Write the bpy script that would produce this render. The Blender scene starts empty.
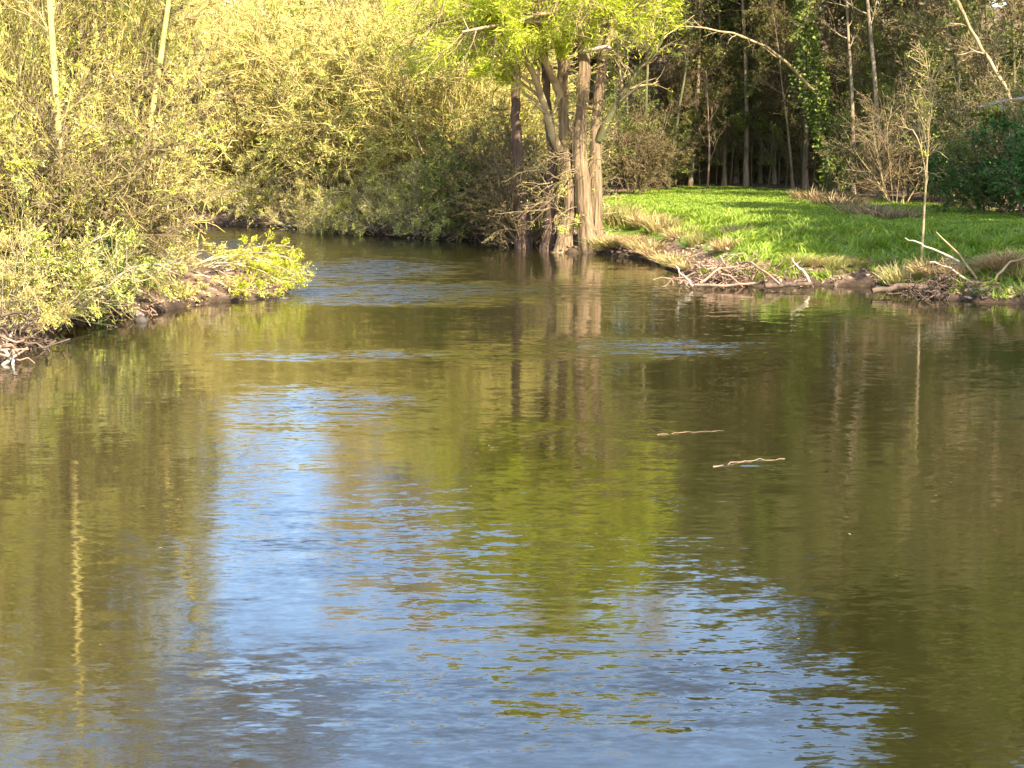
import bpy, math, random
import numpy as np
from mathutils import Vector

S = bpy.context.scene
COL = S.collection
F_PX, CAM_H = 1575.0, 3.5
PITCH = math.atan((384 - 140) / F_PX)
CP, SP = math.cos(PITCH), math.sin(PITCH)

# ------------------------------------------------------------------ camera maths (only to survey where things stand)
def G(px, py, z=0.0):
    """ground point seen at a pixel, on the plane of height z"""
    a, b = (px - 512) / F_PX, (384 - py) / F_PX
    d = np.array([a, CP + b * SP, -SP + b * CP])
    t = (z - CAM_H) / d[2]
    return d[0] * t, d[1] * t

def at(px, py, Y):
    """point at distance Y seen at a pixel"""
    a, b = (px - 512) / F_PX, (384 - py) / F_PX
    d = np.array([a, CP + b * SP, -SP + b * CP])
    return d * (Y / d[1]) + np.array([0, 0, CAM_H])

def XY(px, Y):
    return (px - 512) / F_PX * (Y * CP + 0.4), Y

# ------------------------------------------------------------------ noise
_r = np.random.default_rng(5)
_W = [(_r.uniform(0, 2 * np.pi), _r.uniform(0.7, 1.4), _r.uniform(0, 6.28)) for _ in range(10)]
def snoise(x, y, wl):
    v = 0
    for a, f, p in _W:
        k = 2 * np.pi / wl * f
        v = v + np.sin(k * (x * np.cos(a) + y * np.sin(a)) + p)
    return v / 4.0

# ------------------------------------------------------------------ mesh builder: quads only
class Geo:
    def __init__(s): s.v, s.f, s.m, s.sm, s.n = [], [], [], [], 0
    def add(s, V, Q, mat=0, smooth=False):
        V = np.asarray(V, float).reshape(-1, 3); Q = np.asarray(Q, np.int64).reshape(-1, 4)
        s.v.append(V); s.f.append(Q + s.n); s.n += len(V)
        s.m.append(np.full(len(Q), mat)); s.sm.append(np.full(len(Q), smooth))
    def tubes(s, P, R, sides=3, mat=0):
        P = np.asarray(P, float); R = np.asarray(R, float)
        if P.ndim == 2: P, R = P[None], R[None]
        N, K, _ = P.shape
        if N == 0: return
        T = np.gradient(P, axis=1); T /= np.linalg.norm(T, axis=2, keepdims=True) + 1e-9
        ref = np.where(np.abs(T[:, :1, 2:3]) > 0.85, np.array([[[1., 0, 0]]]), np.array([[[0, 0, 1.]]]))
        A = np.cross(T, np.broadcast_to(ref, T.shape)); A /= np.linalg.norm(A, axis=2, keepdims=True) + 1e-9
        B = np.cross(T, A)
        th = np.arange(sides) * 2 * np.pi / sides
        V = P[:, :, None] + R[:, :, None, None] * (A[:, :, None] * np.cos(th)[None, None, :, None] + B[:, :, None] * np.sin(th)[None, None, :, None])
        n = np.arange(N)[:, None, None] * K * sides; k = np.arange(K - 1)[None, :, None] * sides; j = np.arange(sides)[None, None, :]
        j2 = (j + 1) % sides
        Q = np.stack(np.broadcast_arrays(n + k + j, n + k + j2, n + k + sides + j2, n + k + sides + j), -1)
        s.add(V, Q, mat, True)
    def leaves(s, pos, d, L, Wd, rng, mat=0):
        M = len(pos)
        if M == 0: return
        d = d / (np.linalg.norm(d, axis=1, keepdims=True) + 1e-9)
        r = rng.normal(size=(M, 3)); sd = np.cross(d, r); sd /= np.linalg.norm(sd, axis=1, keepdims=True) + 1e-9
        L = np.asarray(L)[:, None]; Wd = np.asarray(Wd)[:, None]
        V = np.stack([pos, pos + d * L * .45 + sd * Wd * .5, pos + d * L, pos + d * L * .45 - sd * Wd * .5], 1)
        s.add(V, np.arange(M * 4), mat, False)
    def mesh(s, name, mats):
        V = np.concatenate(s.v); Q = np.concatenate(s.f); m = np.concatenate(s.m); sm = np.concatenate(s.sm)
        me = bpy.data.meshes.new(name)
        me.vertices.add(len(V)); me.vertices.foreach_set('co', V.astype(np.float32).ravel())
        me.loops.add(len(Q) * 4); me.loops.foreach_set('vertex_index', Q.astype(np.int32).ravel())
        me.polygons.add(len(Q)); me.polygons.foreach_set('loop_start', (np.arange(len(Q)) * 4).astype(np.int32))
        me.polygons.foreach_set('material_index', m.astype(np.int32)); me.polygons.foreach_set('use_smooth', sm.astype(bool))
        for x in mats: me.materials.append(x)
        me.update(calc_edges=True)
        return me

def link(name, me, parent=None, loc=(0, 0, 0)):
    o = bpy.data.objects.new(name, me); COL.objects.link(o); o.location = loc
    if parent: o.parent = parent
    return o
def tag(o, label=None, cat=None, group=None, kind=None):
    if label: o['label'] = label
    if cat: o['category'] = cat
    if group: o['group'] = group
    if kind: o['kind'] = kind
    return o
def empty(name, loc, label, cat, group=None):
    o = bpy.data.objects.new(name, None); COL.objects.link(o); o.location = loc; o.empty_display_size = .3
    return tag(o, label, cat, group)

# ------------------------------------------------------------------ materials
def new_mat(name):
    m = bpy.data.materials.new(name); m.use_nodes = True; m.node_tree.nodes.clear()
    return m, m.node_tree
def N(nt, t, **kw):
    n = nt.nodes.new(t)
    for k, v in kw.items():
        if k.startswith('i_'): n.inputs[k[2:].replace('_', ' ')].default_value = v
        else: setattr(n, k, v)
    return n
def ramp(nt, stops, fac):
    r = N(nt, 'ShaderNodeValToRGB')
    e = r.color_ramp.elements
    while len(e) > 1: e.remove(e[-1])
    e[0].position = stops[0][0]; e[0].color = (*stops[0][1], 1)
    for p, c in stops[1:]:
        q = e.new(p); q.color = (*c, 1)
    nt.links.new(fac, r.inputs[0])
    return r.outputs[0]

def leaf_mat(name, cols, trans=.3):
    m, nt = new_mat(name); L = nt.links.new
    g = N(nt, 'ShaderNodeNewGeometry'); oi = N(nt, 'ShaderNodeObjectInfo')
    c = ramp(nt, [(i / max(1, len(cols) - 1), k) for i, k in enumerate(cols)], g.outputs['Random Per Island'])
    hs = N(nt, 'ShaderNodeHueSaturation')
    mr = N(nt, 'ShaderNodeMapRange', i_To_Min=.485, i_To_Max=.512); L(oi.outputs['Random'], mr.inputs['Value']); L(mr.outputs[0], hs.inputs['Hue'])
    L(c, hs.inputs['Color'])
    p = N(nt, 'ShaderNodeBsdfPrincipled', i_Roughness=.55); p.inputs['Specular IOR Level'].default_value = .25
    t = N(nt, 'ShaderNodeBsdfTranslucent'); mx = N(nt, 'ShaderNodeMixShader', i_Fac=trans)
    L(hs.outputs[0], p.inputs['Base Color']); L(hs.outputs[0], t.inputs['Color'])
    L(p.outputs[0], mx.inputs[1]); L(t.outputs[0], mx.inputs[2])
    o = N(nt, 'ShaderNodeOutputMaterial'); L(mx.outputs[0], o.inputs[0])
    return m

def bark_mat(name, dark, light, scale=6, zs=.15, bump=.5, extra=None):
    m, nt = new_mat(name); L = nt.links.new
    tc = N(nt, 'ShaderNodeTexCoord'); mp = N(nt, 'ShaderNodeMapping'); mp.inputs['Scale'].default_value = (1, 1, zs)
    L(tc.outputs['Object'], mp.inputs[0])
    n = N(nt, 'ShaderNodeTexNoise', i_Scale=scale, i_Detail=6, i_Roughness=.65); L(mp.outputs[0], n.inputs['Vector'])
    c = ramp(nt, [(.3, dark), (.5, tuple((a + b) / 2 for a, b in zip(dark, light))), (.68, light)], n.outputs['Fac'])
    if extra:
        n2 = N(nt, 'ShaderNodeTexNoise', i_Scale=1.6, i_Detail=4); L(tc.outputs['Object'], n2.inputs['Vector'])
        k = ramp(nt, [(.45, (0, 0, 0)), (.6, (1, 1, 1))], n2.outputs['Fac'])
        mx = N(nt, 'ShaderNodeMix', data_type='RGBA'); L(k, mx.inputs[0]); L(c, mx.inputs[6]); mx.inputs[7].default_value = (*extra, 1); c = mx.outputs[2]
    p = N(nt, 'ShaderNodeBsdfPrincipled', i_Roughness=.9); p.inputs['Specular IOR Level'].default_value = .15
    b = N(nt, 'ShaderNodeBump', i_Strength=bump, i_Distance=.05); L(n.outputs['Fac'], b.inputs['Height']); L(b.outputs[0], p.inputs['Normal'])
    L(c, p.inputs['Base Color']); o = N(nt, 'ShaderNodeOutputMaterial'); L(p.outputs[0], o.inputs[0])
    return m

M = {}
M['leaf_yellow'] = leaf_mat('willow_leaf_yellow', [(.18, .19, .03), (.48, .44, .08), (.62, .53, .13), (.34, .37, .05), (.56, .42, .13), (.10, .11, .02)], .2)
M['leaf_gold'] = leaf_mat('catkin_gold', [(.32, .26, .06), (.60, .48, .13), (.52, .37, .12), (.66, .54, .20), (.42, .42, .08), (.14, .10, .03)], .18)
M['leaf_fresh'] = leaf_mat('fresh_leaf', [(.24, .31, .02), (.48, .49, .03), (.38, .43, .03), (.58, .53, .06)], .4)
M['leaf_green'] = leaf_mat('green_leaf', [(.05, .09, .015), (.14, .17, .02), (.26, .25, .04), (.10, .12, .02), (.34, .28, .08)], .3)
M['leaf_mixed'] = leaf_mat('mixed_leaf', [(.06, .08, .012), (.50, .50, .05), (.60, .50, .14), (.30, .36, .03), (.58, .56, .07), (.05, .06, .012), (.70, .60, .26), (.42, .44, .05)], .22)
M['leaf_wood'] = leaf_mat('woodland_leaf', [(.05, .09, .015), (.15, .19, .03), (.28, .25, .05), (.10, .15, .02), (.36, .30, .08)], .35)
M['leaf_brown'] = leaf_mat('dead_leaf', [(.08, .05, .02), (.15, .10, .04), (.13, .12, .03), (.20, .14, .05)], .2)
M['leaf_ivy'] = leaf_mat('ivy_leaf', [(.04, .08, .012), (.14, .19, .03), (.26, .29, .05), (.08, .13, .02)], .2)
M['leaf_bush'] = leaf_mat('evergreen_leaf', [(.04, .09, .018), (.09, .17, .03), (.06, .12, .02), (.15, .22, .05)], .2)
M['reed'] = leaf_mat('dry_reed', [(.42, .27, .12), (.54, .38, .18), (.32, .19, .08), (.46, .36, .12)], .25)
M['reed_green'] = leaf_mat('green_reed', [(.30, .32, .06), (.40, .36, .10), (.20, .26, .04)], .3)
M['twig_tan'] = bark_mat('twig_tan', (.20, .13, .06), (.46, .34, .17), 3, 1, .1)
M['twig_yellow'] = bark_mat('twig_yellow', (.26, .19, .05), (.52, .40, .12), 3, 1, .1)
M['twig_brown'] = bark_mat('twig_brown', (.09, .06, .03), (.34, .24, .13), 3, 1, .1)
M['twig_olive'] = bark_mat('twig_olive', (.12, .10, .03), (.36, .28, .11), 3, 1, .1)
M['twig_pale'] = bark_mat('twig_pale', (.32, .25, .15), (.58, .48, .32), 3, 1, .1)
M['bark_dark'] = bark_mat('bark_dark', (.04, .03, .02), (.24, .17, .10), 5, .15, .6)
M['bark_brown'] = bark_mat('bark_brown', (.12, .08, .045), (.40, .29, .17), 6, .15, .6)
M['bark_mossy'] = bark_mat('bark_mossy', (.05, .045, .02), (.18, .15, .06), 5, .2, .6, (.12, .12, .045))
M['bark_willow'] = bark_mat('bark_willow', (.075, .047, .024), (.33, .22, .115), 15, .08, 1.0)
M['bark_red'] = bark_mat('bark_red', (.05, .03, .02), (.18, .11, .07), 7, .12, .8)
M['bark_lichen'] = bark_mat('bark_lichen', (.30, .22, .06), (.58, .46, .15), 6, .4, .4)
M['driftwood'] = bark_mat('driftwood', (.13, .075, .045), (.38, .24, .15), 5, .5, .4)
M['driftwood_pale'] = bark_mat('driftwood_pale', (.22, .17, .12), (.45, .38, .29), 5, .5, .3)
M['root'] = bark_mat('root', (.04, .028, .02), (.17, .11, .07), 6, .6, .5)
M['stone'] = bark_mat('stone', (.12, .09, .07), (.32, .25, .2), 4, 1, .6)
M['stone_dark'] = bark_mat('stone_dark', (.03, .025, .02), (.10, .08, .06), 4, 1, .6)
M['grass_blade'] = leaf_mat('grass_blade', [(.10, .16, .015), (.25, .33, .022), (.16, .26, .018), (.34, .40, .04), (.30, .30, .06), (.20, .31, .02)], .35)

# ------------------------------------------------------------------ river outline and terrain
RIGHT = [(1024, 303), (985, 302), (950, 300), (900, 291), (870, 285), (835, 286), (800, 286), (760, 287), (715, 284), (690, 276), (665, 265), (640, 259), (610, 255), (590, 253),
         (560, 253), (543, 246), (520, 243), (480, 241), (440, 240), (400, 237), (360, 234), (325, 231)]
LEFT_FRONT = [(0, 362), (12, 352), (28, 338), (60, 325), (100, 318), (140, 315), (175, 308), (215, 303), (255, 299), (278, 297)]
TIP_BACK = [(286, 295), (280, 289), (258, 284), (200, 274), (100, 266), (0, 262), (-200, 258)]
poly = [(13.2, -40), (13.2, 0), (12.6, 18), (12.0, 28)] + [G(*p) for p in RIGHT] + [(-9.5, 64), (-14, 66), (-24, 66.5), (-45, 64), (-90, 58), (-160, 50)]
poly += [(-160, 38), (-90, 43)] + [G(*p) for p in reversed(TIP_BACK)] + [G(*p) for p in reversed(LEFT_FRONT)] + [(-9.3, 22), (-10.2, 15), (-11, 0), (-11, -40)]
POLY = np.array(poly)
WOOD = np.array([(1.0, 60), (4.3, 66), (7.0, 75), (9.4, 80), (13.0, 73), (14.0, 63), (15.2, 53), (17.0, 46), (19.0, 40), (23, 30), (30, 10), (34, -30)])

def seg_dist(x, y, P):
    best = np.full(x.shape, 1e9)
    for a, b in zip(P[:-1], P[1:]):
        ab = b - a; L2 = ab @ ab
        t = np.clip(((x - a[0]) * ab[0] + (y - a[1]) * ab[1]) / L2, 0, 1)
        best = np.minimum(best, np.hypot(x - a[0] - t * ab[0], y - a[1] - t * ab[1]))
    return best
def inside(x, y, P):
    c = np.zeros(x.shape, bool)
    for a, b in zip(P, np.roll(P, -1, 0)):
        k = (a[1] > y) != (b[1] > y)
        with np.errstate(divide='ignore', invalid='ignore'):
            xi = (b[0] - a[0]) * (y - a[1]) / (b[1] - a[1]) + a[0]
        c ^= k & (x < xi)
    return c
CL = np.vstack([POLY, POLY[:1]])
def sdist(x, y):
    d = seg_dist(x, y, CL)
    return np.where(inside(x, y, POLY), -d, d)
def sstep(a, b, v):
    t = np.clip((v - a) / (b - a), 0, 1); return t * t * (3 - 2 * t)
def ground(x, y):
    x = np.asarray(x, float); y = np.asarray(y, float)
    sd = sdist(x, y) + .16 * snoise(x, y, 2.3) + .12 * snoise(x, y, .9)
    right = sstep(-3, 3, x - (3 - .0 * y)) * (y < 90)
    bankh = .55 + .55 * right
    out = .10 + bankh * (1 - np.exp(-np.maximum(sd, 0) / (1.1 + .9 * right))) + .02 * np.maximum(sd, 0) * (1 - right) * (sd < 60)
    out += .10 * snoise(x, y, 1.7) * sstep(.3, 2, sd) * (1 - .75 * sstep(5, 9, sd)) + .05 * snoise(x + 9, y, .7) * sstep(.1, 1, sd) * (1 - sstep(4, 8, sd))
    q = y + .8 * np.maximum(x - 8, 0) * sstep(8, 12, x)
    out += 12 * sstep(78, 160, q) * sstep(-10, 10, x) + 7 * sstep(90, 190, y) * (1 - sstep(-10, 10, x)) + 25 * sstep(180, 420, np.hypot(x, y - 30))
    inn = np.maximum(-1.3, -.25 + sd * .5)
    return np.where(sd > 0, out, np.where(sd > -.25, .10 + sd * 1.4 + sd * 0, inn))
def gz(x, y): return float(ground(np.array([x]), np.array([y]))[0])

def axis(lo, hi, f0, f1, step, grow=1.18):
    a = list(np.arange(f0, f1, step)); s = step
    while a[-1] < hi: s *= grow; a.append(a[-1] + s)
    s = step
    while a[0] > lo: s *= grow; a.insert(0, a[0] - s)
    return np.array(a)
def grid_mesh(name, xs, ys, zf, mat, attrs=None):
    X, Y = np.meshgrid(xs, ys); Z = zf(X, Y)
    g = Geo(); nx, ny = len(xs), len(ys)
    i = np.arange(ny - 1)[:, None] * nx + np.arange(nx - 1)[None]
    g.add(np.stack([X, Y, Z], -1), np.stack([i, i + 1, i + nx + 1, i + nx], -1), 0, True)
    me = g.mesh(name, [mat])
    for k, v in (attrs or {}).items():
        a = me.attributes.new(k, 'FLOAT', 'POINT'); a.data.foreach_set('value', v(X, Y).astype(np.float32).ravel())
    return me

def meadow_mask(x, y):
    ps = np.vstack([WOOD, [(13.2, -30)], [G(*p) for p in RIGHT[:15]]])
    d = seg_dist(x, y, np.vstack([ps, ps[:1]]))
    return np.where(inside(x, y, ps), d, -d)

m, nt = new_mat('river_bank_soil'); Lk = nt.links.new
geo = N(nt, 'ShaderNodeNewGeometry'); at_ = N(nt, 'ShaderNodeAttribute', attribute_name='meadow')
n1 = N(nt, 'ShaderNodeTexNoise', i_Scale=2.5, i_Detail=8, i_Roughness=.7); Lk(geo.outputs['Position'], n1.inputs['Vector'])
n2 = N(nt, 'ShaderNodeTexNoise', i_Scale=.6, i_Detail=5); Lk(geo.outputs['Position'], n2.inputs['Vector'])
soil = ramp(nt, [(.3, (.05, .032, .02)), (.5, (.14, .09, .055)), (.62, (.24, .16, .10)), (.75, (.34, .25, .16))], n1.outputs['Fac'])
turf = ramp(nt, [(.3, (.07, .10, .015)), (.55, (.13, .17, .025)), (.75, (.22, .22, .05))], n1.outputs['Fac'])
mth = N(nt, 'ShaderNodeMath', operation='ADD'); sc_ = N(nt, 'ShaderNodeMath', operation='MULTIPLY_ADD'); sc_.inputs[1].default_value = 1.2; sc_.inputs[2].default_value = -.6
Lk(n2.outputs['Fac'], sc_.inputs[0]); Lk(sc_.outputs[0], mth.inputs[0]); Lk(at_.outputs['Fac'], mth.inputs[1])
k = N(nt, 'ShaderNodeMapRange', i_From_Min=.35, i_From_Max=.65); Lk(mth.outputs[0], k.inputs['Value'])
mx = N(nt, 'ShaderNodeMix', data_type='RGBA'); Lk(k.outputs[0], mx.inputs[0]); Lk(soil, mx.inputs[6]); Lk(turf, mx.inputs[7])
p = N(nt, 'ShaderNodeBsdfPrincipled', i_Roughness=.95); p.inputs['Specular IOR Level'].default_value = .1
bp = N(nt, 'ShaderNodeBump', i_Strength=.8, i_Distance=.08); Lk(n1.outputs['Fac'], bp.inputs['Height']); Lk(bp.outputs[0], p.inputs['Normal'])
spz = N(nt, 'ShaderNodeSeparateXYZ'); Lk(geo.outputs['Position'], spz.inputs[0])
wet = N(nt, 'ShaderNodeMapRange', i_From_Min=.05, i_From_Max=.28, i_To_Min=.3, i_To_Max=1.0); Lk(spz.outputs['Z'], wet.inputs['Value'])
wm = N(nt, 'ShaderNodeMix', data_type='RGBA', blend_type='MULTIPLY'); wm.inputs[0].default_value = 1; Lk(mx.outputs[2], wm.inputs[6]); Lk(wet.outputs[0], wm.inputs[7])
Lk(wm.outputs[2], p.inputs['Base Color']); o = N(nt, 'ShaderNodeOutputMaterial'); Lk(p.outputs[0], o.inputs[0])
xs = axis(-450, 450, -24, 24, .3); ys = axis(-60, 600, 20, 86, .3)
gme = grid_mesh('ground', xs, ys, ground, m, {'meadow': lambda x, y: sstep(-.3, .8, meadow_mask(x, y)) * sstep(.5, 1.3, sdist(x, y))})
tag(link('ground', gme), 'earth river banks and meadow ground', 'ground', kind='structure')

# ------------------------------------------------------------------ water
PATCH = []  # (px, py, half width px, half height px, strength): wind-ruffled or shallow fast places, surveyed on the water plane
for q in [(450, 290, 130, 8, 1.6), (370, 268, 85, 12, 1.6), (300, 292, 75, 8, 1.5), (400, 300, 110, 5, 1.2), (390, 355, 140, 4, .5), (640, 347, 85, 9, .9), (200, 248, 75, 16, 1.5), (300, 690, 150, 40, .3), (750, 462, 34, 2.5, .9), (500, 357, 90, 2.5, .6), (300, 357, 60, 3, .5), (350, 250, 40, 8, .4),
          (330, 405, 80, 16, .45), (275, 470, 55, 50, .2), (440, 610, 60, 16, .4), (640, 690, 200, 40, .55), (380, 530, 130, 50, .2), (470, 735, 200, 40, .2), (760, 345, 60, 5, .3), (540, 430, 40, 5, .2)]:
    px, py, w, h, s = q
    a = G(px, py); b = G(px + w, py); c1 = G(px, py - h); c2 = G(px, py + h)
    PATCH.append((a[0], a[1], b[0] - a[0], (c1[1] - c2[1]) / 2, s))
def ruffle(x, y):
    v = np.zeros(x.shape)
    for cx, cy, rx, ry, s in PATCH:
        v = np.maximum(v, s * np.exp(-(((x - cx) / rx) ** 2 + ((y - cy) / ry) ** 2)))
    return v
m, nt = new_mat('river_water'); Lk = nt.links.new
tc = N(nt, 'ShaderNodeTexCoord'); rf = N(nt, 'ShaderNodeAttribute', attribute_name='ruffle')
def vmul(a, f):
    n = N(nt, 'ShaderNodeVectorMath', operation='SCALE'); Lk(a, n.inputs[0])
    if isinstance(f, (int, float)): n.inputs['Scale'].default_value = f
    else: Lk(f, n.inputs['Scale'])
    return n.outputs[0]
def vadd(a, b):
    n = N(nt, 'ShaderNodeVectorMath', operation='ADD'); Lk(a, n.inputs[0])
    if isinstance(b, tuple): n.inputs[1].default_value = b
    else: Lk(b, n.inputs[1])
    return n.outputs[0]
def mth(op, a, b, c=None):
    n = N(nt, 'ShaderNodeMath', operation=op)
    for i, q in enumerate((a, b, c)):
        if q is None: continue
        if isinstance(q, (int, float)): n.inputs[i].default_value = q
        else: Lk(q, n.inputs[i])
    return n.outputs[0]
def wave(sx, sy, rot, detail=2):
    mp = N(nt, 'ShaderNodeMapping'); mp.inputs['Scale'].default_value = (sx, sy, 1); mp.inputs['Rotation'].default_value = (0, 0, rot); Lk(tc.outputs['Object'], mp.inputs[0])
    n = N(nt, 'ShaderNodeTexNoise', i_Scale=1, i_Detail=detail, i_Distortion=.6); Lk(mp.outputs[0], n.inputs['Vector'])
    return vadd(n.outputs['Color'], (-.5, -.5, -.5))
mp = N(nt, 'ShaderNodeMapping'); mp.inputs['Scale'].default_value = (.16, .5, 1); Lk(tc.outputs['Object'], mp.inputs[0])
pn = N(nt, 'ShaderNodeTexNoise', i_Scale=1, i_Detail=4, i_Roughness=.6); Lk(mp.outputs[0], pn.inputs['Vector'])
patch = N(nt, 'ShaderNodeMapRange', i_From_Min=.42, i_From_Max=.72, i_To_Min=.0, i_To_Max=1.0); Lk(pn.outputs['Fac'], patch.inputs['Value'])
mp = N(nt, 'ShaderNodeMapping'); mp.inputs['Scale'].default_value = (.7, 3.2, 1); Lk(tc.outputs['Object'], mp.inputs[0])
sn = N(nt, 'ShaderNodeTexNoise', i_Scale=1, i_Detail=5, i_Roughness=.65); Lk(mp.outputs[0], sn.inputs['Vector'])
streak = N(nt, 'ShaderNodeMapRange', i_From_Min=.36, i_From_Max=.62, i_To_Min=.15, i_To_Max=1.25); Lk(sn.outputs['Fac'], streak.inputs['Value'])
R_ = mth('MULTIPLY', rf.outputs['Fac'], streak.outputs[0])
amp_small = mth('ADD', mth('MULTIPLY_ADD', patch.outputs[0], .09, .06), mth('MULTIPLY', R_, 1.3))
amp_big = mth('ADD', mth('MULTIPLY_ADD', patch.outputs[0], .04, .035), mth('MULTIPLY', R_, .6))
sl = vadd(vmul(wave(.9, 2.6, .1), amp_big), vadd(vmul(wave(3.2, 9.5, -.12), amp_small), vmul(wave(11, 30, .2), mth('MULTIPLY', amp_small, .9))))
sp = N(nt, 'ShaderNodeSeparateXYZ'); Lk(sl, sp.inputs[0])
cb = N(nt, 'ShaderNodeCombineXYZ', i_Z=1.0); Lk(mth('MULTIPLY', sp.outputs[0], .3), cb.inputs[0]); Lk(mth('SUBTRACT', sp.outputs[1], mth('MULTIPLY_ADD', R_, .17, .004)), cb.inputs[1])
nm = N(nt, 'ShaderNodeVectorMath', operation='NORMALIZE'); Lk(cb.outputs[0], nm.inputs[0])
p = N(nt, 'ShaderNodeBsdfPrincipled', i_Roughness=.04, i_IOR=2.0); p.inputs['Base Color'].default_value = (.014, .012, .003, 1)
Lk(nm.outputs[0], p.inputs['Normal']); o = N(nt, 'ShaderNodeOutputMaterial'); Lk(p.outputs[0], o.inputs[0])
wxs = axis(-160, 60, -16, 16, .4, 1.3); wys = axis(-40, 100, 6, 66, .4, 1.3)
tag(link('water', grid_mesh('water', wxs, wys, lambda x, y: 0 * x, m, {'ruffle': ruffle})), 'murky olive river water with ripples', 'river', kind='structure')

# ------------------------------------------------------------------ plant growth
def interp(P, t):
    K = P.shape[1]; u = np.clip(t, 0, .9999) * (K - 1); i = u.astype(int); f = (u - i)[:, None]
    n = np.arange(len(P)); a, b = P[n, i], P[n, i + 1]
    return a * (1 - f) + b * f, b - a
def grow(rng, P, R, n, t0, t1, length, ang, K=5, wob=.15, up=0., ratio=.6, tip=.25, taper_len=.5, rmax=9):
    Np = len(P); idx = np.repeat(np.arange(Np), n); c = len(idx)
    t = t0 + (t1 - t0) * ((np.tile(np.arange(n), Np) + rng.uniform(0, 1, c)) / n)
    pos, tan = interp(P[idx], t); tan /= np.linalg.norm(tan, axis=1, keepdims=True) + 1e-9
    Kp = R.shape[1]; rp = R[idx, np.minimum((t * (Kp - 1)).astype(int), Kp - 1)]
    r = rng.normal(size=(c, 3)); pe = np.cross(tan, r); pe /= np.linalg.norm(pe, axis=1, keepdims=True) + 1e-9
    a = rng.uniform(*ang, c)[:, None]
    d = np.cos(a) * tan + np.sin(a) * pe
    L = rng.uniform(*length, c) * (1 - taper_len * t)
    out = [pos]; u = np.broadcast_to(np.asarray(up, float), (c,))
    for k in range(K - 1):
        d = d + rng.normal(size=(c, 3)) * wob; d[:, 2] += u
        d /= np.linalg.norm(d, axis=1, keepdims=True)
        pos = pos + d * (L / (K - 1))[:, None]; out.append(pos)
    P2 = np.stack(out, 1)
    r0 = np.minimum(rp * ratio, rmax)[:, None]
    return P2, r0 * (1 - (1 - tip) * np.linspace(0, 1, K)[None])
def leaf_on(g, rng, P, n, L, Wd, mat, t0=.15, spread=.7, off=.03, droop=0.):
    if n <= 0: return
    q = P[:, P.shape[1] // 2]; ext = np.ptp(q[:, 2]) + .1
    wt = np.exp(2.1 * snoise(q[:, 0] + .6 * q[:, 1], q[:, 2] - .4 * q[:, 1], ext * .22)) * rng.lognormal(0, .6, len(P)); wt /= wt.sum()
    idx = rng.choice(len(P), n * len(P), p=wt); c = len(idx); t = rng.uniform(t0, 1, c)
    pos, tan = interp(P[idx], t); tan /= np.linalg.norm(tan, axis=1, keepdims=True) + 1e-9
    d = tan + rng.normal(size=(c, 3)) * spread; d[:, 2] -= droop
    l = rng.uniform(*L, c)
    g.leaves(pos + rng.normal(size=(c, 3)) * off, d, l, l * rng.uniform(*Wd, c), rng, mat)
def stems0(rng, n, H, spread, r0, K=9, wob=.06, lean=(.05, .6), up=.02, hvar=(.6, 1.0)):
    az = rng.uniform(0, 2 * np.pi, n); ln = rng.uniform(*lean, n)
    d = np.stack([np.cos(az) * np.sin(ln), np.sin(az) * np.sin(ln), np.cos(ln)], 1)
    pos = np.stack([np.cos(az), np.sin(az), 0 * az], 1) * (spread * rng.uniform(0, 1, n))[:, None]; pos[:, 2] = -.15
    L = H * rng.uniform(*hvar, n); out = [pos]
    for k in range(K - 1):
        d = d + rng.normal(size=(n, 3)) * wob; d[:, 2] += up; d /= np.linalg.norm(d, axis=1, keepdims=True)
        pos = pos + d * (L / (K - 1))[:, None]; out.append(pos)
    P = np.stack(out, 1); R = (r0 * rng.uniform(.6, 1.1, n))[:, None] * (1 - .8 * np.linspace(0, 1, K)[None])
    return P, R

def shrub(seed, H, nst, nb, ntw, nlf, leaf, twig, bark, lL=(.06, .11), lW=(.22, .4), spread=.6, r0=.045, up=.0, lean=(.05, .75), wob=.13, hvar=(.55, 1), bl=(.25, .5), tl=(.12, .28), droop=0, leaf2=None, tr=.007):
    rng = np.random.default_rng(seed); gs, gc = Geo(), Geo()
    P, R = stems0(rng, nst, H, spread, r0, lean=lean, hvar=hvar)
    gs.tubes(P, R, 5, 0)
    B, RB = grow(rng, P, R, nb, .12, 1, (bl[0] * H, bl[1] * H), (.4, 1.1), 6, wob, up, .55, .3, .45)
    gs.tubes(B, np.maximum(RB, .006), 3, 0)
    T, RT = grow(rng, B, RB, ntw, .15, 1, (tl[0] * H, tl[1] * H), (.3, 1.1), 5, wob * 1.4, up - droop, .6, .4, .4, .012)
    gc.tubes(T, np.maximum(RT, tr), 3, 1)
    leaf_on(gc, rng, T, nlf, lL, lW, 0)
    leaf_on(gc, rng, B, nlf, lL, lW, 2 if leaf2 else 0, .3, .8, .08)
    mats = [M[leaf], M[twig], M[leaf2 or leaf]]
    return [('stems', gs.mesh('stems', [M[bark]])), ('crown', gc.mesh('crown', mats))]

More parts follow.
